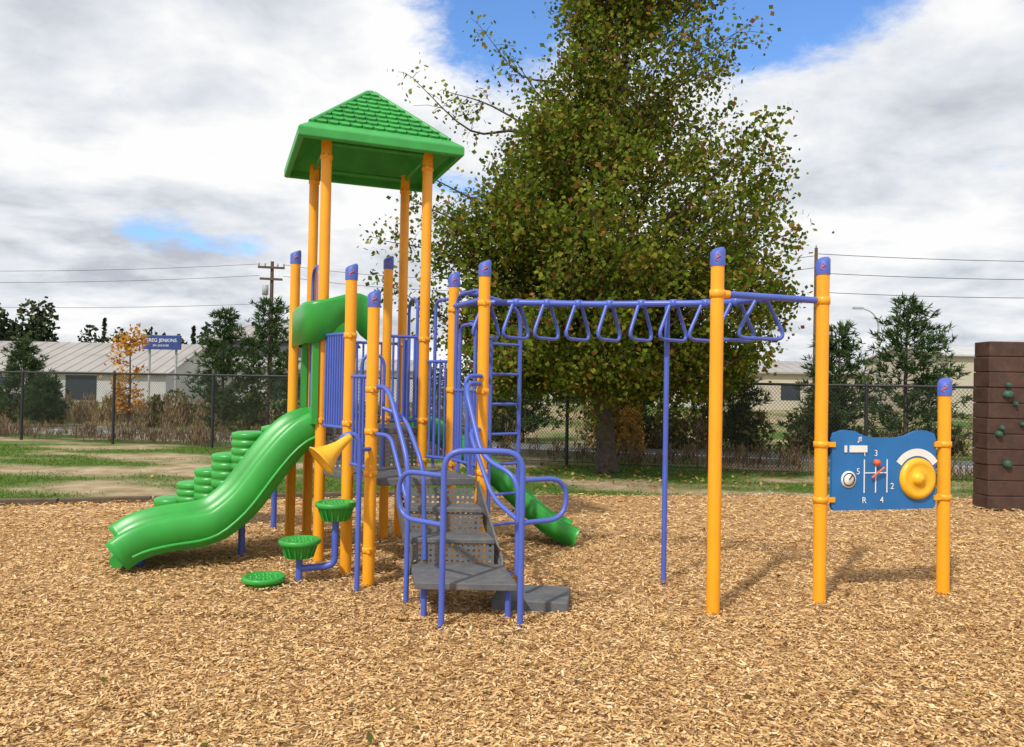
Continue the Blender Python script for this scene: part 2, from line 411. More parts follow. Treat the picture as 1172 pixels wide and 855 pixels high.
for i in range(5):
    p=E.lerp(F,(i+1)/6); br.tube([z(p,.9),z(p,1.5)],.0105,seg=8)
br.obj("barriers_and_arches",M_blu,tower)

# horn
hn=Buf(); dr=V((-.66,-.42,-.62)).normalized(); q=V((0,0,1)).rotation_difference(dr).to_matrix().to_4x4()
Mh=Matrix.Translation((-1.215,5.63,1.12))@q@Matrix.Scale(1.15,4)
hn.lathe([(0.0,-.05),(.024,-.05),(.028,0),(.036,.05),(.054,.10),(.076,.145),(.098,.180),(.112,.188),(.108,.196),(.090,.178),(.045,.10),(.018,.06),(0,.05)],Mh)
hn.obj("talk_tube_horn",M_hrn,tower)

# roof
rf=Buf(); ht=.715
def rc(sx,sy,h,zz): return c0+u*(sx*h)+v*(sy*h)+V((0,0,zz))
rings=[(ht-.015,3.575),(ht,3.585),(ht,3.655),(ht-.012,3.67),(ht-.10,3.735),(ht-.105,3.725),(.04,4.27)]
cs=[(-1,-1),(1,-1),(1,1),(-1,1)]
vs=[rc(sx,sy,h,zz) for h,zz in rings for sx,sy in cs]
fs=[(i*4+k,i*4+(k+1)%4,(i+1)*4+(k+1)%4,(i+1)*4+k) for i in range(len(rings)-1) for k in range(4)]
fs.append(tuple((len(rings)-1)*4+k for k in range(4)))
rf.add(vs,fs)
inner=[(ht-.015,3.575),(ht-.05,3.575),(ht-.05,3.65),(.03,4.19)]
vs=[rc(sx,sy,h,zz) for h,zz in inner for sx,sy in cs]
fs=[(i*4+(k+1)%4,i*4+k,(i+1)*4+k,(i+1)*4+(k+1)%4) for i in range(3) for k in range(4)]+[(15,14,13,12)]
rf.add(vs,fs)
rf.obj("roof_shell",M_grd,tower,bevel=.006)
tl=Buf(); h0=ht-.11; z0r=3.735; z1r=4.27; rows=9
for fi in range(4):
    ang=fi*math.pi/2
    ax=u*math.cos(ang)+v*math.sin(ang)
    tx=-u*math.sin(ang)+v*math.cos(ang)
    slope=(ax*(-(h0-.04))+V((0,0,z1r-z0r))); SL=slope.length; sdir=slope.normalized()
    nr=tx.cross(sdir); nr = nr if nr.z>0 else -nr
    base=c0+ax*h0+V((0,0,z0r))
    rh=SL/rows; tw=.098
    for r_ in range(rows):
        hw=h0*(1-r_/rows)+.0
        off=.5*(r_%2)
        n=int(2*hw/tw)+3
        for i in range(n):
            xc=(i-(n-1)/2)*tw+off*tw-(.25*tw)
            prof=[(-.47,.95),(-.47,.35),(-.38,.12),(-.2,.0),(.2,.0),(.38,.12),(.47,.35),(.47,.95)]
            top=[];bot=[]
            ok=False
            for a_,b2 in prof:
                lift=.020*(1-b2)+.003
                lim=max(0,(h0-.01)*(1-(r_+b2*1.1)/rows))
                xx=xc+a_*tw
                if abs(xx)<lim: ok=True
                xx=max(-lim,min(lim,xx))
                pp=base+tx*xx+sdir*((r_+b2*1.1)*rh)
                top.append(pp+nr*lift); bot.append(pp-nr*.004)
            if not ok: continue
            tl.add(top+bot,[tuple(range(8)),tuple(reversed(range(8,16)))]+[(k,(k+1)%8,8+(k+1)%8,8+k) for k in range(8)])
tl.obj("roof_tiles",M_grd,tower)
hp=Buf()
for sx,sy in cs: hp.tube([rc(sx,sy,h0-.0,z0r),rc(sx,sy,.03,z1r)],.024,seg=10)
hp.lathe([(0,.03),(.03,.022),(.05,0),(.05,-.03)],Matrix.Translation(z(c0,4.275)),seg=16)
hp.obj("roof_hips",M_grd,tower)
rb=Buf()
for a_,b2 in((P1,P4),(P4,P3),(P3,P2),(P2,P1)): rb.tube([z(a_,3.62),z(b2,3.62)],.018)
rb.obj("roof_frame",M_grd,tower)

# ------------------------------------------------------------------ slides
def sweep(bf, prof, path, side):
    n=len(path); k=len(prof); vs=[]
    for i,p in enumerate(path):
        t=(path[min(i+1,n-1)]-path[max(i-1,0)]).normalized(); nn=side.cross(t).normalized()
        if nn.z<0: nn=-nn
        sc_=1+ (0.05*max(0,(i-n*.8)/(n*.2)))
        for s_,h_ in prof: vs.append(p+side*s_*sc_+nn*h_)
    fs=[(i*k+j,i*k+(j+1)%k,(i+1)*k+(j+1)%k,(i+1)*k+j) for i in range(n-1) for j in range(k)]
    fs+= [tuple(range(k)), tuple(reversed([(n-1)*k+j for j in range(k)]))]
    bf.add(vs,fs,True)
def interp(tab,s):
    for (a,b2),(c,d) in zip(tab,tab[1:]):
        if a<=s<=c:
            q=(s-a)/(c-a); q=q
            return b2+(d-b2)*q
    return tab[-1][1]
def smooth_tab(tab,n=48):
    S=[tab[0][0]+(tab[-1][0]-tab[0][0])*i/(n-1) for i in range(n)]
    Z=[interp(tab,s) for s in S]
    for _ in range(5): Z=[Z[0]]+[(Z[i-1]+2*Z[i]+Z[i+1])/4 for i in range(1,n-1)]+[Z[-1]]
    return S,Z
slide=empty("double_slide",(-2.4,6.75,0))
start=V((-1.78,7.06,0)); sd=V((-.897,-.441,0)); sn=V((.441,-.897,0))
S,Z=smooth_tab([(-.04,1.17),(.12,1.15),(.27,1.03),(.43,.83),(.64,.53),(.85,.35),(1.0,.31),(1.18,.30),(1.38,.27),(1.52,.22),(1.60,.15)])
path=[start+sd*s+V((0,0,zz)) for s,zz in zip(S,Z)]
prof=[(-.40,-.12),(-.405,.05),(-.39,.12),(-.36,.145),(-.325,.13),(-.30,.07),(-.26,.015),(-.20,0),(-.11,0),(-.05,.02),(-.025,.06),(0,.075),(.025,.06),(.05,.02),(.11,0),(.20,0),(.26,.015),(.30,.07),(.325,.13),(.36,.145),(.39,.12),(.405,.05),(.40,-.12),(.36,-.12),(.35,-.03),(-.35,-.03),(-.36,-.12)]
sl=Buf(); sweep(sl,prof,path,sn)
endp=path[-1]
sl.tube([endp+sn*-.40+V((0,0,-.02)),endp+sn*.40+V((0,0,-.02))],.055,seg=16)
sl.obj("slide_bed",M_grn,slide,bevel=.0)
fl_=Buf()
for sgn in (-1,1):
    fl_.tube([path[i]+sn*(.408*sgn)+V((0,0,-.07)) for i in range(2,len(path)-2,2)],.014,seg=8)
fl_.obj("slide_flange",M_grn,slide)
hd=Buf()
hp_=fillet([P1+u*.44+v*.02,P1+u*.20-v*.09,P1-u*.17-v*.11,P2-u*.19+v*.10,P2+u*.35+v*.08],.20,10)
k=len(hp_)-1; vs=[]
LL=[0]
for a_,b2 in zip(hp_,hp_[1:]): LL.append(LL[-1]+(b2-a_).length)
for i,p in enumerate(hp_):
    q=LL[i]/LL[-1]
    zt=2.23+.10*math.exp(-((q-.08)/.12)**2); zb=1.90+.20*math.exp(-((q-.13)/.07)**2) - .02
    inw=(V((c0.x,c0.y,0))-p).normalized()*.035
    for zz_,io in ((zb,0),(zt-.03,0),(zt,.3),(zt,.8),(zt-.03,1),(zb,1)):
        vs.append(z(p,zz_)+inw*io)
fs=[(i*6+j,i*6+(j+1)%6,(i+1)*6+(j+1)%6,(i+1)*6+j) for i in range(k) for j in range(6)]+[tuple(range(6)),tuple(reversed([k*6+j for j in range(6)]))]
hd.add(vs,fs,True)
for p in (P1,P2):
    hd.box(z(p-u*.06,1.55),(.05,.11,.72),math.atan2(u.y,u.x))
ho=hd.obj("slide_hood",M_grn,slide)
ls=Buf(); ls.tube([(-3.04,6.34,-.05),(-3.04,6.34,.22)],.045,seg=16)
ls.tube([(-2.35,6.78,-.05),(-2.35,6.78,.55)],.03)
ls.obj("slide_legs",M_blu,slide)

ws=empty("wave_slide",(-.2,7.6,0)); wd=V((.99,.06,0)).normalized(); wn=V((wd.y,-wd.x,0))
S,Z=smooth_tab([(-.05,1.14),(.15,1.12),(.35,.98),(.6,.80),(.8,.66),(1.05,.42),(1.3,.20),(1.55,.09)])
path2=[V((-.93,7.50,0))+wd*s+V((0,0,zz)) for s,zz in zip(S,Z)]
prof2=[(-.25,-.08),(-.255,.09),(-.22,.11),(-.19,.05),(-.12,.0),(.12,.0),(.19,.05),(.22,.11),(.255,.09),(.25,-.08),(.2,-.04),(-.2,-.04)]
w=Buf(); sweep(w,prof2,path2,wn)
for i in range(3,len(path2)-2,3):
    w.tube([path2[i]+wn*-.2+V((0,0,.02)),path2[i]+wn*.2+V((0,0,.02))],.017,seg=8)
w.obj("slide_bed",M_grn,ws)
w=Buf(); w.tube([(.1,7.56,-.05),(.1,7.56,.4)],.03); w.tube([(.5,7.59,-.05),(.5,7.59,.09)],.03); w.obj("slide_legs",M_blu,ws)

tc_=empty("ribbed_step_climber",(-3.0,8.2,0))
w=Buf()
for x,y,zt,hh in((-2.35,7.85,1.10,.38),(-2.72,8.05,1.02,.40),(-2.98,8.2,.78,.36),(-3.22,8.35,.60,.34),(-3.45,8.45,.44,.30),(-3.72,8.5,.26,.22)):
    pr=[(0,0)]; nr_=max(2,int(hh/.075))
    for j in range(nr_*6+1):
        q=j/(nr_*6); pr.append((.17+.022*abs(math.sin(q*nr_*math.pi))**.5-.03*(q<.02), -q*hh))
    pr[0]=(0,.004); pr.insert(1,(.13,.002)); pr.append((0,-hh))
    w.lathe(pr,Matrix.Translation((x,y,zt)),seg=24)
w.obj("ribbed_steps",M_grn,tc_)
w=Buf()
w.tube([(-3.0,8.26,-.05),(-3.0,8.26,.6)],.03); w.tube([(-2.46,8.05,-.05),(-2.46,8.05,.8)],.03); w.tube([(-3.6,8.5,-.05),(-3.6,8.5,.2)],.03)
w.obj("climber_legs",M_blu,tc_)

def pod(loc,leg):
    e=empty("stepping_pod",(loc[0],loc[1],0)); w=Buf(); zt=loc[2]; h=min(.13,zt-.0)
    M=Matrix.Translation((loc[0],loc[1],zt))
    prf=[(0,.0),(.125,.0),(.13,.008),(.15,.008),(.158,0),(.158,-.022),(.148,-.03),(.135,-.03),(.13,-.034),(.10,-h),(.0,-h)]
    w.lathe(prf,M,seg=32)
    for k in range(16):
        a=2*math.pi*k/16; w.tube([M@V((.134*math.cos(a),.134*math.sin(a),-.03)),M@V((.103*math.cos(a),.103*math.sin(a),-h+.003))],.006,seg=6)
    for k in range(10):
        a=2*math.pi*k/10; 
        for rr in (.05,.095): w.lathe([(0,.006),(.010,.005),(.012,0)],M@Matrix.Translation((rr*math.cos(a),rr*math.sin(a),0)),seg=8)
    w.obj("pod_step",M_grn,e)
    if leg:
        w=Buf(); w.tube(leg,.026,.07,seg=14); w.obj("pod_leg",M_blu,e)
pod((-1.83,5.78,.085),None)
pod((-1.60,5.90,.34),[(-1.60,5.9,-.05),(-1.60,5.9,.22)])
pod((-1.34,5.95,.62),[(-1.60,5.90,.12),(-1.34,5.95,.14),(-1.34,5.95,.50)])

# ------------------------------------------------------------------ overhead ladder
oh=empty("overhead_ladder",(1.0,6.2,0))
capped("post_1",A,2.54,oh); capped("post_2",B,2.54,oh)
w=Buf()
w.tube([z(A,2.21),z(B,2.21)],.024,seg=14)
w.tube([z(E,2.23),z(F,2.23)],.024,seg=14)
ctrl=[V((-.375,6.40,2.23)),V((.05,6.30,2.23)),V((.62,6.22,2.22)),V((1.15,6.10,2.22)),V((1.60,5.86,2.21)),V((1.84,5.46,2.21))]
def cat(P,n=10):
    Q=[P[0]*2-P[1]]+P+[P[-1]*2-P[-2]]; o=[]
    for i in range(1,len(Q)-2):
        for k in range(n):
            t=k/n; a,b2,c,d=Q[i-1:i+3]
            o.append(.5*((2*b2)+(c-a)*t+(2*a-5*b2+4*c-d)*t*t+(-a+3*b2-3*c+d)*t**3))
    o.append(P[-1]); return o
beam=cat(ctrl); w.tube(beam,.026,seg=14)
L=[0]
for a_,b2 in zip(beam,beam[1:]): L.append(L[-1]+(b2-a_).length)
nl=10
for i in range(nl):
    s=.16+(L[-1]-.26)*i/(nl-1)
    j=max(k for k in range(len(L)) if L[k]<=s); j=min(j,len(beam)-2); q=(s-L[j])/(L[j+1]-L[j])
    p=beam[j].lerp(beam[j+1],q); q=i/(nl-1)
    an=math.radians(50 if q<.55 else 50-(q-.55)/.45*34)
    d=V((math.cos(an),math.sin(an),0)); tp=p+V((0,0,-.02)); hw=.19+.05*max(0,q-.5)
    w.tube([tp-d*.05,tp-d*hw+V((0,0,-.27)),tp+d*hw+V((0,0,-.27)),tp+d*.05],.0145,.10,seg=10)
    w.lathe([(.0,.035),(.033,.03),(.036,0),(.033,-.03),(0,-.035)],Matrix.Translation(p),seg=12)
w.tube([(1.22,6.07,-.05),(1.22,6.07,2.2)],.021,seg=14)
w.tube([(.07,7.05,-.05),(.07,7.05,2.26),(-.28,6.72,2.34),(-.45,6.62,2.34)],.019,.18)
w.tube([(-.19,6.86,.0),(-.19,6.86,2.0),(-.36,6.66,2.1)],.017,.12)
for k in range(7):
    h=.3+k*.27; w.tube([(.07,7.05,h),(-.19,6.86,h)],.013)
w.obj("overhead_loops_and_beam",M_blu,oh)
w=Buf()
for p,h in ((A,2.21),(B,2.21)):
    w.lathe([(R+.001,-.028),(R+.007,-.026),(R+.007,.026),(R+.001,.028)],Matrix.Translation(z(p,h)),seg=18)
w.tube([z(A,2.21),z(A.lerp(B,.10),2.21)],.028,seg=12); w.tube([z(B,2.21),z(B.lerp(A,.07),2.21)],.028,seg=12)
w.obj("post_collars",M_yel,oh)

# ------------------------------------------------------------------ activity panel
ap=empty("activity_panel",(2.79,5.75,0))
capped("panel_post",Cc,1.67,ap)
bc=(Cc-B).normalized(); ang=math.atan2(bc.y,bc.x); nrm_=V((bc.y,-bc.x,0))
o=B+bc*.09; Wp=(Cc-B).length-.18; zb=.68; Hp=.56
def pp(a_,h,out=0): return o+bc*(a_*Wp)+nrm_*out+V((0,0,zb+h*Hp))
outl=[(0,.04),(.02,0),(.98,0),(1,.04),(1,.93),(.985,1.0),(.90,1.04),(.80,1.03),(.70,.965),(.60,.94),(.40,.94),(.30,.965),(.20,1.03),(.10,1.04),(.015,1.0),(0,.93)]
w=Buf(); n=len(outl)
w.add([pp(a_,h,.012) for a_,h in outl]+[pp(a_,h,-.012) for a_,h in outl],[tuple(range(n)),tuple(reversed(range(n,2*n)))]+[(i,(i+1)%n,n+(i+1)%n,n+i) for i in range(n)])
w.obj("panel_board",M_pnl,ap,bevel=.004)
rotp=Matrix.Rotation(ang,4,'Z')@Matrix.Rotation(math.pi/2,4,'X')
def disc(bf,a_,h,prof): bf.lathe(prof,Matrix.Translation(pp(a_,h,.013))@rotp,seg=32)
w=Buf(); disc(w,.815,.40,[(.155,0),(.155,.02),(.13,.035),(.11,.03),(.05,.012),(.05,.02),(.03,.05),(0,.055)]); w.obj("spinner_dial",M_hrn,ap)
w=Buf()
disc(w,.15,.40,[(.062,0),(.062,.006),(0,.006)])
for t in range(14):
    a0=math.radians(35+110*t/14); a1=math.radians(35+110*(t+1)/14)
    vs=[]
    for a_,r_ in((a0,.17),(a1,.17),(a1,.225),(a0,.225)):
        vs.append(pp(.815,.40,.0155)+bc*(-math.cos(a_)*r_)+V((0,0,math.sin(a_)*r_)))
    w.add(vs,[(0,1,2,3)])
def line(x0,h0_,x1,h1_,r_=.0045): w.tube([pp(x0,h0_,.014),pp(x1,h1_,.014)],r_,seg=6)
line(.30,.48,.52,.48); line(.30,.48,.30,.22); line(.41,.66,.41,.22); line(.52,.66,.52,.22); line(.30,.66,.30,.48)
w.box(pp(.24,.80,.016),(.15,.006,.05),ang); w.box(pp(.12,.80,.016),(.02,.006,.05),ang)
w.obj("panel_markings",M_wht,ap)
w=Buf(); disc(w,.15,.40,[(.05,.0065),(.05,.008),(.042,.008)]); w.tube([pp(.15,.40,.024),pp(.18,.46,.024)],.004,seg=6); w.obj("clock_details",M_blk,ap)
w=Buf(); w.tube([pp(.36,.42,.03),pp(.46,.56,.05)],.008,seg=8); disc(w,.41,.62,[(.022,0),(.022,.03),(0,.035)]); w.obj("gear_lever",M_red,ap)
def text(s,M,size,mat,parent,name):
    cu=bpy.data.curves.new(name,'FONT'); cu.body=s; cu.size=size; cu.extrude=.001; cu.align_x='CENTER'; cu.align_y='CENTER'
    ob=bpy.data.objects.new(name+"_tmp",cu); scene.collection.objects.link(ob)
    bpy.context.view_layer.update()
    me=bpy.data.meshes.new_from_object(ob.evaluated_get(bpy.context.evaluated_depsgraph_get())); bpy.data.objects.remove(ob)
    me.transform(M); me.materials.clear(); me.materials.append(mat); return link(bpy.data.objects.new(name,me),parent)
for i,(s,x,h) in enumerate((("1",.30,.74),("5",.24,.50),("2",.57,.30),("4",.47,.12),("3",.41,.74),("R",.30,.12),("\u266b",.25,.92))):
    text(s,Matrix.Translation(pp(x,h,.016))@rotp,.065,M_wht,ap,f"numeral_{i}")
w=Buf()
for hh in (.14,.86):
    for p,dd in ((B,1),(Cc,-1)):
        w.lathe([(R+.001,-.022),(R+.008,-.020),(R+.008,.020),(R+.001,.022)],Matrix.Translation(z(p,zb+hh*Hp)),seg=16)
        w.box(z(p+bc*dd*.075,zb+hh*Hp)+nrm_*.02,(.06,.012,.036),ang)
w.obj("panel_clamps",M_yel,ap)

# ------------------------------------------------------------------ climbing wall
cw=empty("climbing_wall",(7.4,10.3,0)); w=Buf()
ca=.02
for i in range(11):
    zz=.0+i*.205
    w.box((7.5+.01*random.uniform(-1,1),10.35,zz+.1),(2.40,.34+.012*random.uniform(-1,1),.198),ca)
w.box((7.5,10.35,1.12),(2.36,.30,2.26),ca)
w.obj("wall_panels",M_brn,cw,bevel=.012)
w=Buf()
for i in range(26):
    x=6.42+random.random()*2.2; zz=.25+random.random()*1.85; s=random.uniform(.035,.07)
    M=Matrix.Translation((x,10.17+(x-7.5)*ca,zz))@Matrix.Rotation(math.pi/2,4,'X')@Matrix.Scale(random.uniform(.7,1.3),4,(1,0,0))
    w.lathe([(s,-.01),(s*.95,.02),(s*.6,.055),(s*.2,.06),(0,.05)],M,seg=9)
w.obj("climbing_holds",M_hold,cw)

# ------------------------------------------------------------------ fence
fe=empty("chain_link_fence",(0,15.5,0)); w=Buf(); FH=1.66
fd=V((1,-.278,0)).normalized(); f0=V((0,15.53,0))
svals=[-12.45-2.72*4+ 2.72*i for i in range(16)]
for s in svals:
    p=f0+fd*s; w.tube([z(p,-.05),z(p,FH+.03)],.034,seg=10); w.lathe([(0,.04),(.02,.03),(.036,0),(.036,-.03)],Matrix.Translation(z(p,FH+.03)),seg=10)
w.tube([z(f0+fd*svals[0],FH),z(f0+fd*svals[-1],FH)],.024,seg=8)
w.tube([z(f0+fd*svals[0],.06),z(f0+fd*svals[-1],.06)],.006,seg=6)
w.obj("posts_and_rail",M_blk,fe)
sp_=.062; s0=svals[0]; s1=svals[-1]; n=int((s1-s0)/sp_); Hm=FH-.08
Cs=[];Us=[];Ws=[]
fdn=np.array(fd); up=np.array([0,0,1.])
for sg in(-1,1):
    d_=fdn*sg*Hm*.85+up*Hm; dn=d_/np.linalg.norm(d_); wn_=np.cross(dn,np.array([fd.y,-fd.x,0])); wn_/=np.linalg.norm(wn_)
    for i in range(n):
        s=s0+i*sp_; Cs.append(np.array(f0)+fdn*s+up*(.05+Hm/2)+np.array([0,.003*sg,0])); Us.append(d_*.5); Ws.append(wn_*.0028)
quads_obj("chain_link_mesh",np.array(Cs),np.array(Us),np.array(Ws),M_blk,fe,rect=True)

# ------------------------------------------------------------------ big tree
tree=empty("sweetgum_tree",(1.76,14.06,0)); w=Buf(); TX,TY=1.76,14.06
def trunk(h):
    return V((TX-.09*h*(h<3.5)-.315*(h>=3.5)+ (.13*(h-3.5) if h>3.5 else 0)+.03*math.sin(h*2.1), TY+.05*math.sin(h*1.3), h))
tp=[trunk(.35*i) for i in range(31)]
n=len(tp)
for i in range(n-1):
    r_a=max(.015,.18*(1-i/n)**.9); r_b=max(.012,.18*(1-(i+1)/n)**.9)
    if i==0: r_a=.23
    w.tube([tp[i],tp[i+1]],r_a,seg=10,r2=r_b)
zR=[(1.6,2.5),(2.2,3.2),(3.4,3.7),(4.6,3.7),(5.6,3.4),(6.2,2.8),(7.6,2.3),(8.6,2.0),(9.6,1.7),(11.2,.4)]
zL=[(1.6,2.1),(2.2,2.9),(3.4,3.2),(4.6,2.8),(5.6,2.2),(6.5,1.6),(7.6,1.35),(8.6,1.3),(9.6,1.1),(11.2,.3)]
LC=[]
def limb(tip,z0,ntw,nlf,spread=.15,tr0=.3):
    a_=trunk(z0); ln=(tip-a_).length
    def J(s): return V((random.gauss(0,s),random.gauss(0,s),random.gauss(0,s)))
    m1=a_.lerp(tip,.35)+J(.05*ln)+V((0,0,-.05*ln)); m2=a_.lerp(tip,.7)+J(.06*ln)+V((0,0,-.03*ln))
    pts=cat([a_,m1,m2,tip],4); w.tube(pts,.008+.009*ln,seg=6,r2=.005)
    for k in range(ntw):
        t=1.0 if k==0 else tr0+(1-tr0)*random.random()**.7
        j=min(len(pts)-1,int(t*(len(pts)-1)+.5)); b0=pts[j]
        dr=V((random.gauss(0,1),random.gauss(0,1),random.gauss(.1,.6))).normalized()*random.uniform(.2,.6)
        if k==0: dr=dr*.5
        e=b0+dr; w.tube([b0,b0.lerp(e,.5)+V((0,0,.03)),e],.006,seg=4,r2=.003)
        m_=int(nlf*random.uniform(.5,1.5)*(1.4 if k==0 else 1))
        for q in range(m_):
            s=random.random()**.7; LC.append(b0.lerp(e,s)+V((random.gauss(0,spread),random.gauss(0,spread),random.gauss(-.02,spread))))
for i in range(340):
    zt=1.75+9.0*(random.random()**1.35); an=random.random()*2*math.pi
    cx=math.cos(an); RR=interp(zR,zt)*(cx>0)*cx**2+interp(zL,zt)*(cx<=0)*cx**2+ (1-cx**2)*.5*(interp(zR,zt)+interp(zL,zt))
    RR*=random.uniform(.85,1.05)
    rr=RR*(.35+.65*random.random()**.42)
    c=trunk(min(zt,10)); tip=V((c.x+cx*rr,c.y+math.sin(an)*rr,zt))
    z0=max(1.8,zt-rr*.55-random.random()*.6); z0=min(z0,9.8)
    dens= 50 if zt<5.8 else (32 if zt<7 else 22)
    limb(tip,z0,9,dens,.165)
for X,zt,nl_ in ((-1.9,7.1,11),(-1.3,6.9,12),(-.6,8.1,12),(-.1,7.6,13),(-2.5,4.2,22),(-2.2,3.3,30),(-2.0,4.9,20),(-2.2,5.6,10),(-1.7,2.9,38),(-1.5,3.9,34)):
    limb(V((X,TY-.3+random.random()*.5,zt)),max(1.8,zt-1.5),10,nl_,.14,.35)
w.obj("trunk_and_limbs",M_bark,tree)
M_leaf=island("tree_leaves",[(0,(.055,.090,.012)),(.30,(.105,.155,.018)),(.65,(.175,.225,.028)),(.86,(.28,.28,.045)),(.94,(.32,.17,.04)),(1,(.17,.065,.025))],.5,.4)
LCn=np.array([tuple(p) for p in LC]); print("leaves",len(LCn))
leaves("foliage",LCn,.088,M_leaf,tree,.85)

n=600; x=TX+rng.normal(size=n)*2.6; y=TY-1.0+rng.normal(size=n)*1.2
k=(y<fence_y(x)+.3)&(y>11.6); x=x[k];y=y[k]
a=rng.random(len(x))*6.28; Cf=np.stack([x,y,.03+rng.random(len(x))*.02],1)
quads_obj("fallen_leaves",Cf,np.stack([np.cos(a)*.035,np.sin(a)*.035,rng.normal(size=len(x))*.012],1),np.stack([-np.sin(a)*.025,np.cos(a)*.025,rng.normal(size=len(x))*.012],1),
  island("fallen_leaves",[(0,(.16,.08,.03)),(.5,(.30,.17,.06)),(1,(.40,.28,.10))],.8))

# ------------------------------------------------------------------ pines
M_pine=island("pine_needles",[(0,(.026,.055,.022)),(.6,(.065,.115,.040)),(1,(.13,.18,.06))],.6,.25)
def pine(loc,h,r,nb=140):
    e=empty("pine_tree",loc); w=Buf(); L0=V(loc)
    w.tube([L0,L0+V((random.uniform(-.05,.05),0,h*.5)),L0+V((0,0,h*.97))],.03*h*.6,seg=8,r2=.012)
    C=[];U_=[]
    for i in range(nb):
        t=.05+.93*(i/nb); zz=h*t; ln=r*(1-t)**.65*random.uniform(.55,1.2)+.08; an=random.random()*6.283
        d=V((math.cos(an),math.sin(an),random.uniform(.15,.7))).normalized(); b0=L0+V((0,0,zz)); e1=b0+d*ln
        if i%2==0: w.tube([b0,e1],.012,seg=4,r2=.004)
        for k in range(int(3+ln*6)):
            p=b0.lerp(e1,.25+.80*random.random())+V((random.gauss(0,.06),random.gauss(0,.06),random.gauss(.02,.05)))
            for q in range(8):
                nd=(d*.7+V((random.gauss(0,.6),random.gauss(0,.6),random.gauss(.35,.5)))).normalized()*random.uniform(.08,.15)
                C.append(p+nd*.6); U_.append(nd*.9)
    w.obj("trunk",M_bark,e)
    C=np.array([tuple(p) for p in C]); U_=np.array([tuple(p) for p in U_]); W_=np.cross(U_,rand_unit(len(C))); W_/=np.linalg.norm(W_,axis=1,keepdims=True)+1e-9
    quads_obj("needles",C,U_,W_*.014,M_pine,e)
for loc,h,r in (((-8.8,23.5,0),3.7,1.45),((-7.3,23.0,0),4.0,1.5),((-16.2,25.5,0),2.7,1.1),((7.9,18.6,0),3.1,1.15),((9.35,18.2,0),3.75,1.5),((.3,21,0),2.7,1.2),((5.6,19.5,0),2.4,1.0),((-14.5,24,0),1.5,.7),((2.9,20,0),2.2,.9)):
    pine(loc,h,r)

ot=empty("young_autumn_tree",(-12.2,24.5,0)); w=Buf(); w.tube([(-12.2,24.5,0),(-12.15,24.5,1.2),(-12.2,24.5,2.9)],.05,seg=8,r2=.015)
C=[]
for i in range(36):
    t=random.uniform(.15,1); r_=.85*(1-abs(t-.45))*random.uniform(.5,1.1); an=random.random()*6.28; b0=V((-12.2,24.5,3.0*t)); e1=b0+V((math.cos(an)*r_,math.sin(an)*r_,.35*r_))
    w.tube([b0,e1],.012,seg=4,r2=.004)
    for k in range(32): C.append(b0.lerp(e1,.3+.75*random.random())+V((random.gauss(0,.1),random.gauss(0,.1),random.gauss(0,.1))))
w.obj("trunk_and_limbs",M_bark,ot)
leaves("foliage",np.array([tuple(p) for p in C]),.11,island("orange_leaves",[(0,(.50,.18,.03)),(.5,(.62,.30,.05)),(1,(.60,.42,.10))],.6,.35),ot,.8)

def clumps(n,xr,off,hh,rad,lf):
    C=[]
    for i in range(n):
        x=random.uniform(*xr); y=fence_y(x)+random.uniform(*off); h=random.uniform(.4,1)*hh; r_=rad*random.uniform(.5,1.2)
        for k in range(lf):
            a=random.random()*6.28; q=random.random()**.5; t=random.random()
            C.append((x+math.cos(a)*q*r_*(1-.5*t),y+math.sin(a)*q*r_*(1-.5*t),h*t))
    return np.array(C)
M_dry=island("dry_brush",[(0,(.12,.075,.04)),(.5,(.25,.165,.09)),(1,(.40,.30,.18))],.9,.2)
M_bush=island("olive_brush",[(0,(.05,.065,.018)),(.5,(.11,.125,.035)),(.85,(.22,.20,.06)),(1,(.35,.24,.06))],.8,.25)
def stalks(name,C,mat,ln=.16):
    n=len(C); U_=rng.normal(size=(n,3))*.25; U_[:,2]=1; U_/=np.linalg.norm(U_,axis=1,keepdims=True); U_*=ln*rng.uniform(.4,1,n)[:,None]
    W_=np.cross(U_,rand_unit(n)); W_/=np.linalg.norm(W_,axis=1,keepdims=True)+1e-9; quads_obj(name,C+U_*np.array([0,0,.5]),U_,W_*.012,mat)
stalks("dry_brush",clumps(150,(-26,-3),(5.2,9),.95,.5,110),M_dry)
stalks("dry_grass",clumps(220,(-24,16),(.25,1.8),.42,.35,55),M_dry,.13)
leaves("shrub",clumps(26,(-24,-4),(5.5,9.5),1.25,.65,350),.13,M_bush,None,.7)
leaves("shrub",clumps(26,(-2,9),(5.4,7),1.5,.75,350),.13,M_bush,None,.7)
leaves("shrub",clumps(9,(11,20),(5.2,7.5),1.0,.6,350),.13,M_bush,None,.7)
leaves("yellow_shrub",clumps(5,(2.0,3.4),(3.6,4.6),1.7,.5,300),.11,island("yellow_leaves",[(0,(.25,.15,.03)),(1,(.5,.30,.06))],.7,.3),None,.7)
stalks("dry_brush",clumps(80,(-3,18),(5,7.5),1.0,.5,100),M_dry)

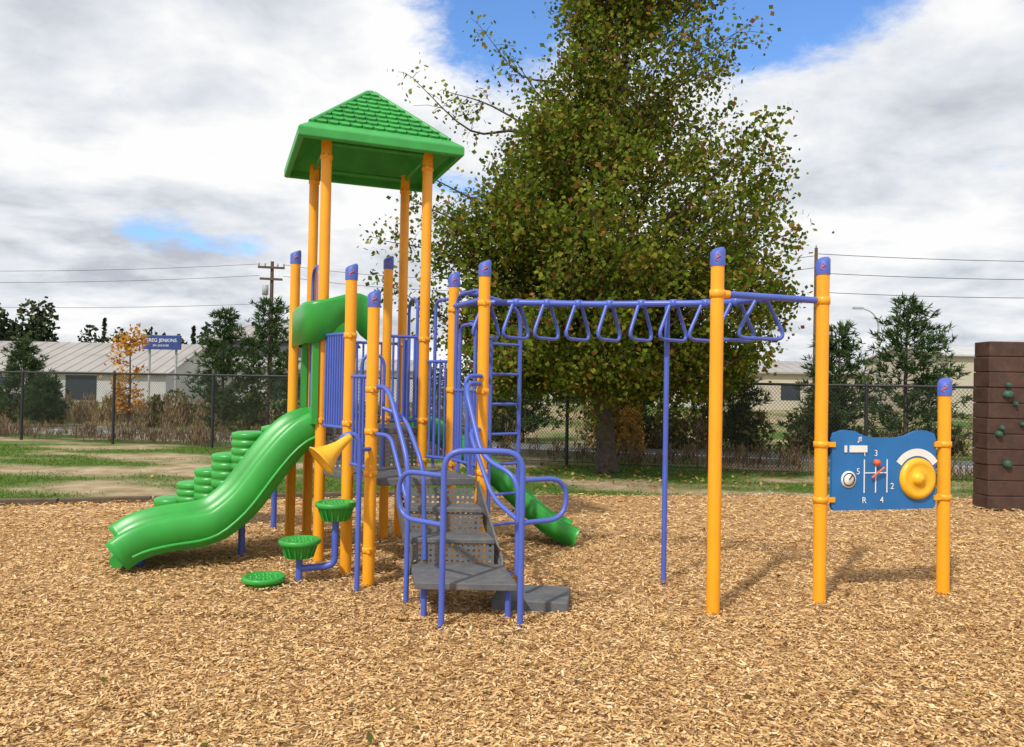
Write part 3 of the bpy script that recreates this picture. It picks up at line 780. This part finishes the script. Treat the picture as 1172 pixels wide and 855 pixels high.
C=[]
def conif(x,y,h,r,n=260):
    for k in range(n):
        t=random.random()**1.3; a=random.random()*6.28; q=random.random()**.5*r*(1-t)*(.7+.3*math.sin(t*40)); C.append((x+math.cos(a)*q,y+math.sin(a)*q,h*(.05+.95*t)))
def decid(x,y,h,r,n=300):
    for k in range(n):
        d_=rand_unit(1)[0]*random.random()**.33; C.append((x+d_[0]*r,y+d_[1]*r,h*.55+d_[2]*h*.45))
for i in range(7): decid(-63+i*1.2+random.uniform(-.5,.5),92,10.4+random.uniform(-2.4,1.6),1.7,480)
for i in range(14): (conif if i%2 else decid)(-54+i*1.9,98,7.6+random.uniform(-1.2,1.6),1.5,300)
for i in range(120): decid(-110+i*2.1+random.uniform(-.8,.8),125+random.uniform(-6,6),4.6+random.uniform(-1,1.3),2.2,130)
leaves("distant_trees",np.array(C),.60,island("distant_foliage",[(0,(.022,.038,.022)),(.6,(.045,.065,.034)),(1,(.10,.10,.05))],.8,.1),None,.8)

# ------------------------------------------------------------------ buildings
M_wall=paint("pale_metal_siding",(.50,.50,.49),.6,.06,.5); M_roof=paint("grey_metal_roof",(.32,.30,.28),.6,.12,.6)
M_beige=paint("beige_siding",(.50,.45,.35),.7,.06,.5); M_dk=paint("dark_siding",(.07,.07,.075),.7,.2,.6); M_glass=paint("window_glass",(.03,.04,.05),.15,.1)
def shed(name,x0,x1,y0,y1,he,hr,wm,rm,doors):
    e=empty(name,((x0+x1)/2,(y0+y1)/2,0)); w=Buf(); ym=(y0+y1)/2
    w.add([(x0,y0,0),(x1,y0,0),(x1,y1,0),(x0,y1,0),(x0,y0,he),(x1,y0,he),(x1,y1,he),(x0,y1,he),(x0,ym,hr-.03),(x1,ym,hr-.03)],
      [(0,1,5,4),(1,2,6,9,5),(2,3,7,6),(3,0,4,8,7)]); w.obj("walls",wm,e)
    w=Buf(); o=.35
    sl_=(hr-he)/(ym-y0)
    for yy,sg in((y0-o,1),(y1+o,-1)):
        w.add([(x0-o,yy,he-o*sl_),(x1+o,yy,he-o*sl_),(x1+o,ym,hr),(x0-o,ym,hr),(x0-o,yy,he-o*sl_+.12),(x1+o,yy,he-o*sl_+.12),(x1+o,ym,hr+.12),(x0-o,ym,hr+.12)],
          [(0,1,5,4),(4,5,6,7),(1,2,6,5),(3,0,4,7),(3,2,1,0)])
    n=int((x1-x0)/.8)
    for i in range(n+1):
        x=x0+(x1-x0)*i/n; w.tube([(x,y0-o,he-o*sl_+.13),(x,ym,hr+.13)],.03,seg=4)
    w.obj("roof",rm,e)
    w=Buf()
    for a_,b2,c_,d_ in doors: w.box(((a_+b2)/2,y0-.01,(c_+d_)/2),(b2-a_,.06,d_-c_))
    w.obj("doors_and_windows",M_glass if name!="white_warehouse" else M_dk,e,)
    w=Buf()
    for a_,b2,c_,d_ in doors: w.box(((a_+b2)/2,y0-.03,d_+.06),(b2-a_+.2,.1,.1))
    w.obj("door_trim",wm,e)
shed("metal_shed",-46,-22.5,50,62,1.95,4.0,M_wall,M_roof,[(-40,-38,.1,1.7),(-34,-32.4,.8,1.5),(-29,-27,.1,1.7)])
shed("long_warehouse",-34,-8,64,76,2.6,3.6,M_wall,M_roof,[(-30,-27,.1,2.2),(-20,-17,.1,2.2)])
shed("dark_workshop",-28.5,-17,72,84,5.4,7.0,M_dk,M_roof,[(-26,-23,.1,3),(-21,-19,2,3)])
shed("beige_building",19,28,60,70,2.9,3.9,M_beige,M_roof,[(21,22.5,.8,2),(24,26,.1,2.3)])
shed("white_warehouse",33.0,52,58,72,4.4,5.4,M_beige,M_wall,[(38,40,.1,3),(43,46,.1,3)])
shed("storage_building",2,17,66,76,2.2,3.2,M_wall,M_roof,[(4,6,.1,1.9),(10,12,.1,1.9)])
sg=empty("roadside_sign",(-21,46,0)); w=Buf(); w.box((-21,46,3.75),(2.3,.2,.85)); w.obj("sign_board",paint("blue_sign_face",(.02,.05,.22),.5),sg,bevel=.02)
w=Buf(); w.tube([(-21.8,46.2,0),(-21.8,46.2,3.8)],.07); w.tube([(-20.2,46.2,0),(-20.2,46.2,3.8)],.07); w.obj("sign_legs",M_steel,sg)
text("GREG JENKINS",Matrix.Translation((-21,45.88,3.86))@Matrix.Rotation(math.pi/2,4,'X'),.29,M_wht,sg,"sign_lettering")
text("541-555-0100",Matrix.Translation((-21,45.88,3.55))@Matrix.Rotation(math.pi/2,4,'X'),.17,M_wht,sg,"sign_small_text")

def upole(x,y,h,arms=True,r=.19):
    e=empty("utility_pole",(x,y,0)); w=Buf(); w.tube([(x,y,0),(x,y,h)],r,seg=10,r2=r*.7)
    if arms: 
        w.box((x,y-.2,h-.5),(2.0,.14,.17),.25); w.box((x,y-.2,h-1.4),(1.7,.14,.17),.25)
    w.obj("pole_and_crossarms",M_wood,e); w=Buf()
    if arms:
        for dx in(-.9,-.45,.45,.9): w.lathe([(0,.3),(.07,.24),(.08,.1),(.04,0)],Matrix.Translation((x+dx,y-.2+.25*dx,h-.42)),seg=8)
        w.lathe([(0,.85),(.24,.82),(.24,.05),(0,0)],Matrix.Translation((x-.42,y-.25,h-2.7)),seg=12)
    else: w.lathe([(0,.2),(.04,.15),(.05,.05),(.03,0)],Matrix.Translation((x,y,h)),seg=8)
    w.obj("insulators_and_transformer",M_steel,e)
upole(-18.9,60,10.9); upole(15.75,40,9.0,False,.12)
w=Buf()
def wire(a,b2,sag):
    a=V(a);b2=V(b2); w.tube([a.lerp(b2,t/16)-V((0,0,4*sag*(t/16)*(1-t/16))) for t in range(17)],.016,seg=5)
for dz in(0,-.9): wire((-19.8,59.7,10.65+dz),(-75,62,11.0+dz),1.0); wire((-18.0,59.9,10.65+dz),(15.75,40,8.6+dz*.7),1.2)
wire((-18.9,59.8,7.6),(-75,60,8.3),1.0)
for dz in (0,-1.0,-2.0): wire((15.75,40,8.7+dz),(48,41,9.6+dz*.9),.5)
w.obj("power_lines",M_blk)
sl_=empty("street_lamp",(26.2,55,0)); w=Buf(); w.tube([(26.2,55,0),(26.2,55,6.6),(25.7,55,7.3),(24.9,55,7.55)],.07,.8,seg=8,r2=.04); w.box((24.7,55,7.53),(.7,.28,.14)); w.obj("lamp_post_and_head",M_steel,sl_)

# ------------------------------------------------------------------ sky
world=bpy.data.worlds.new("World"); scene.world=world; world.use_nodes=True
nt=world.node_tree; N=nt.nodes; Lk=nt.links; bg=N["Background"]; STR=.12
sky=N.new("ShaderNodeTexSky"); sky.sky_type='NISHITA'; sky.sun_disc=False
el=math.radians(48); az=math.radians(212)
sky.sun_elevation=el; sky.sun_rotation=az; sky.altitude=50; sky.ozone_density=1.6; sky.dust_density=.8
tc=N.new("ShaderNodeTexCoord"); DIR=tc.outputs["Generated"]
def mth(op,a,b=None,c=None,clamp=False):
    n=N.new("ShaderNodeMath"); n.operation=op; n.use_clamp=clamp
    for i,x in enumerate((a,b,c)):
        if x is None: continue
        if isinstance(x,(int,float)): n.inputs[i].default_value=x
        else: Lk.new(x,n.inputs[i])
    return n.outputs[0]
sx=N.new("ShaderNodeSeparateXYZ"); Lk.new(DIR,sx.inputs[0])
zz=mth('ADD',mth('MAXIMUM',sx.outputs[2],0),.22)
cb=N.new("ShaderNodeCombineXYZ"); Lk.new(mth('DIVIDE',sx.outputs[0],zz),cb.inputs[0]); Lk.new(mth('DIVIDE',sx.outputs[1],zz),cb.inputs[1])
def noi(scale,det,rough,off):
    mp=N.new("ShaderNodeMapping"); mp.inputs["Location"].default_value=off; Lk.new(cb.outputs[0],mp.inputs[0])
    n=N.new("ShaderNodeTexNoise"); n.inputs["Scale"].default_value=scale; n.inputs["Detail"].default_value=det; n.inputs["Roughness"].default_value=rough; n.inputs["Distortion"].default_value=.25
    Lk.new(mp.outputs[0],n.inputs["Vector"]); return n.outputs["Fac"]
nm=noi(3.4,11,.64,(3,1,0)); ns=noi(1.6,10,.54,(9,4,2)); nf=noi(4.2,9,.58,(1,7,5))
def hole(c,s):
    sb=N.new("ShaderNodeVectorMath"); sb.operation='SUBTRACT'; Lk.new(DIR,sb.inputs[0]); sb.inputs[1].default_value=c
    ml=N.new("ShaderNodeVectorMath"); ml.operation='MULTIPLY'; Lk.new(sb.outputs[0],ml.inputs[0]); ml.inputs[1].default_value=s
    ln=N.new("ShaderNodeVectorMath"); ln.operation='LENGTH'; Lk.new(ml.outputs[0],ln.inputs[0])
    return mth('SUBTRACT',1,ln.outputs["Value"],clamp=True)
hs=mth('ADD',mth('ADD',mth('MULTIPLY',hole((.27,.86,.44),(4.3,2,9)),1.1),hole((-.02,.9,.44),(6.5,2,8))),mth('MULTIPLY',hole((-.393,.902,.170),(8,3,32)),.50))
hs=mth('ADD',hs,mth('MULTIPLY',hole((-.05,.97,.24),(8,2,14)),.55))
m_=mth('SUBTRACT',mth('ADD',nm,.22),mth('MULTIPLY',hs,.66))
mr=N.new("ShaderNodeMapRange"); mr.interpolation_type='SMOOTHSTEP'; mr.inputs[1].default_value=.34; mr.inputs[2].default_value=.60; Lk.new(m_,mr.inputs[0])
sh=mth('ADD',mth('MULTIPLY',ns,.70),mth('MULTIPLY',nf,.30))
cr=N.new("ShaderNodeValToRGB"); e0,e1=cr.color_ramp.elements; e0.position=.36; e0.color=(.52,.55,.62,1); e1.position=.56; e1.color=(1.0,1.0,1.0,1)
em=cr.color_ramp.elements.new(.46); em.color=(.77,.80,.85,1); Lk.new(sh,cr.inputs[0])
cm=N.new("ShaderNodeVectorMath"); cm.operation='SCALE'; cm.inputs["Scale"].default_value=.99/STR; Lk.new(cr.outputs[0],cm.inputs[0])
sb_=N.new("ShaderNodeVectorMath"); sb_.operation='MULTIPLY'; sb_.inputs[1].default_value=(1.1,1.5,1.95); Lk.new(sky.outputs[0],sb_.inputs[0])
mx=N.new("ShaderNodeMixRGB"); Lk.new(mr.outputs[0],mx.inputs[0]); Lk.new(sb_.outputs[0],mx.inputs[1]); Lk.new(cm.outputs[0],mx.inputs[2])
Lk.new(mx.outputs[0],bg.inputs["Color"]); bg.inputs["Strength"].default_value=STR

sun=bpy.data.lights.new("sun",'SUN'); sun.energy=3.5; sun.angle=math.radians(2.0); sun.color=(1,.95,.87)
so=bpy.data.objects.new("sun",sun); scene.collection.objects.link(so)
sdir=V((math.sin(az)*math.cos(el),math.cos(az)*math.cos(el),math.sin(el)))
so.rotation_euler=sdir.to_track_quat('Z','Y').to_euler()

cam=bpy.data.cameras.new("camera"); cam.sensor_width=36; cam.lens=27.03; cam.clip_end=3000; cam.clip_start=.05
co=bpy.data.objects.new("camera",cam); scene.collection.objects.link(co)
co.matrix_world=Matrix.Translation((0,0,1.55))@Matrix.Rotation(math.pi/2+.0155,4,'X')@Matrix.Rotation(.018,4,'Z')
scene.camera=co
scene.view_settings.view_transform='Standard'; scene.view_settings.look='None'; scene.view_settings.exposure=0
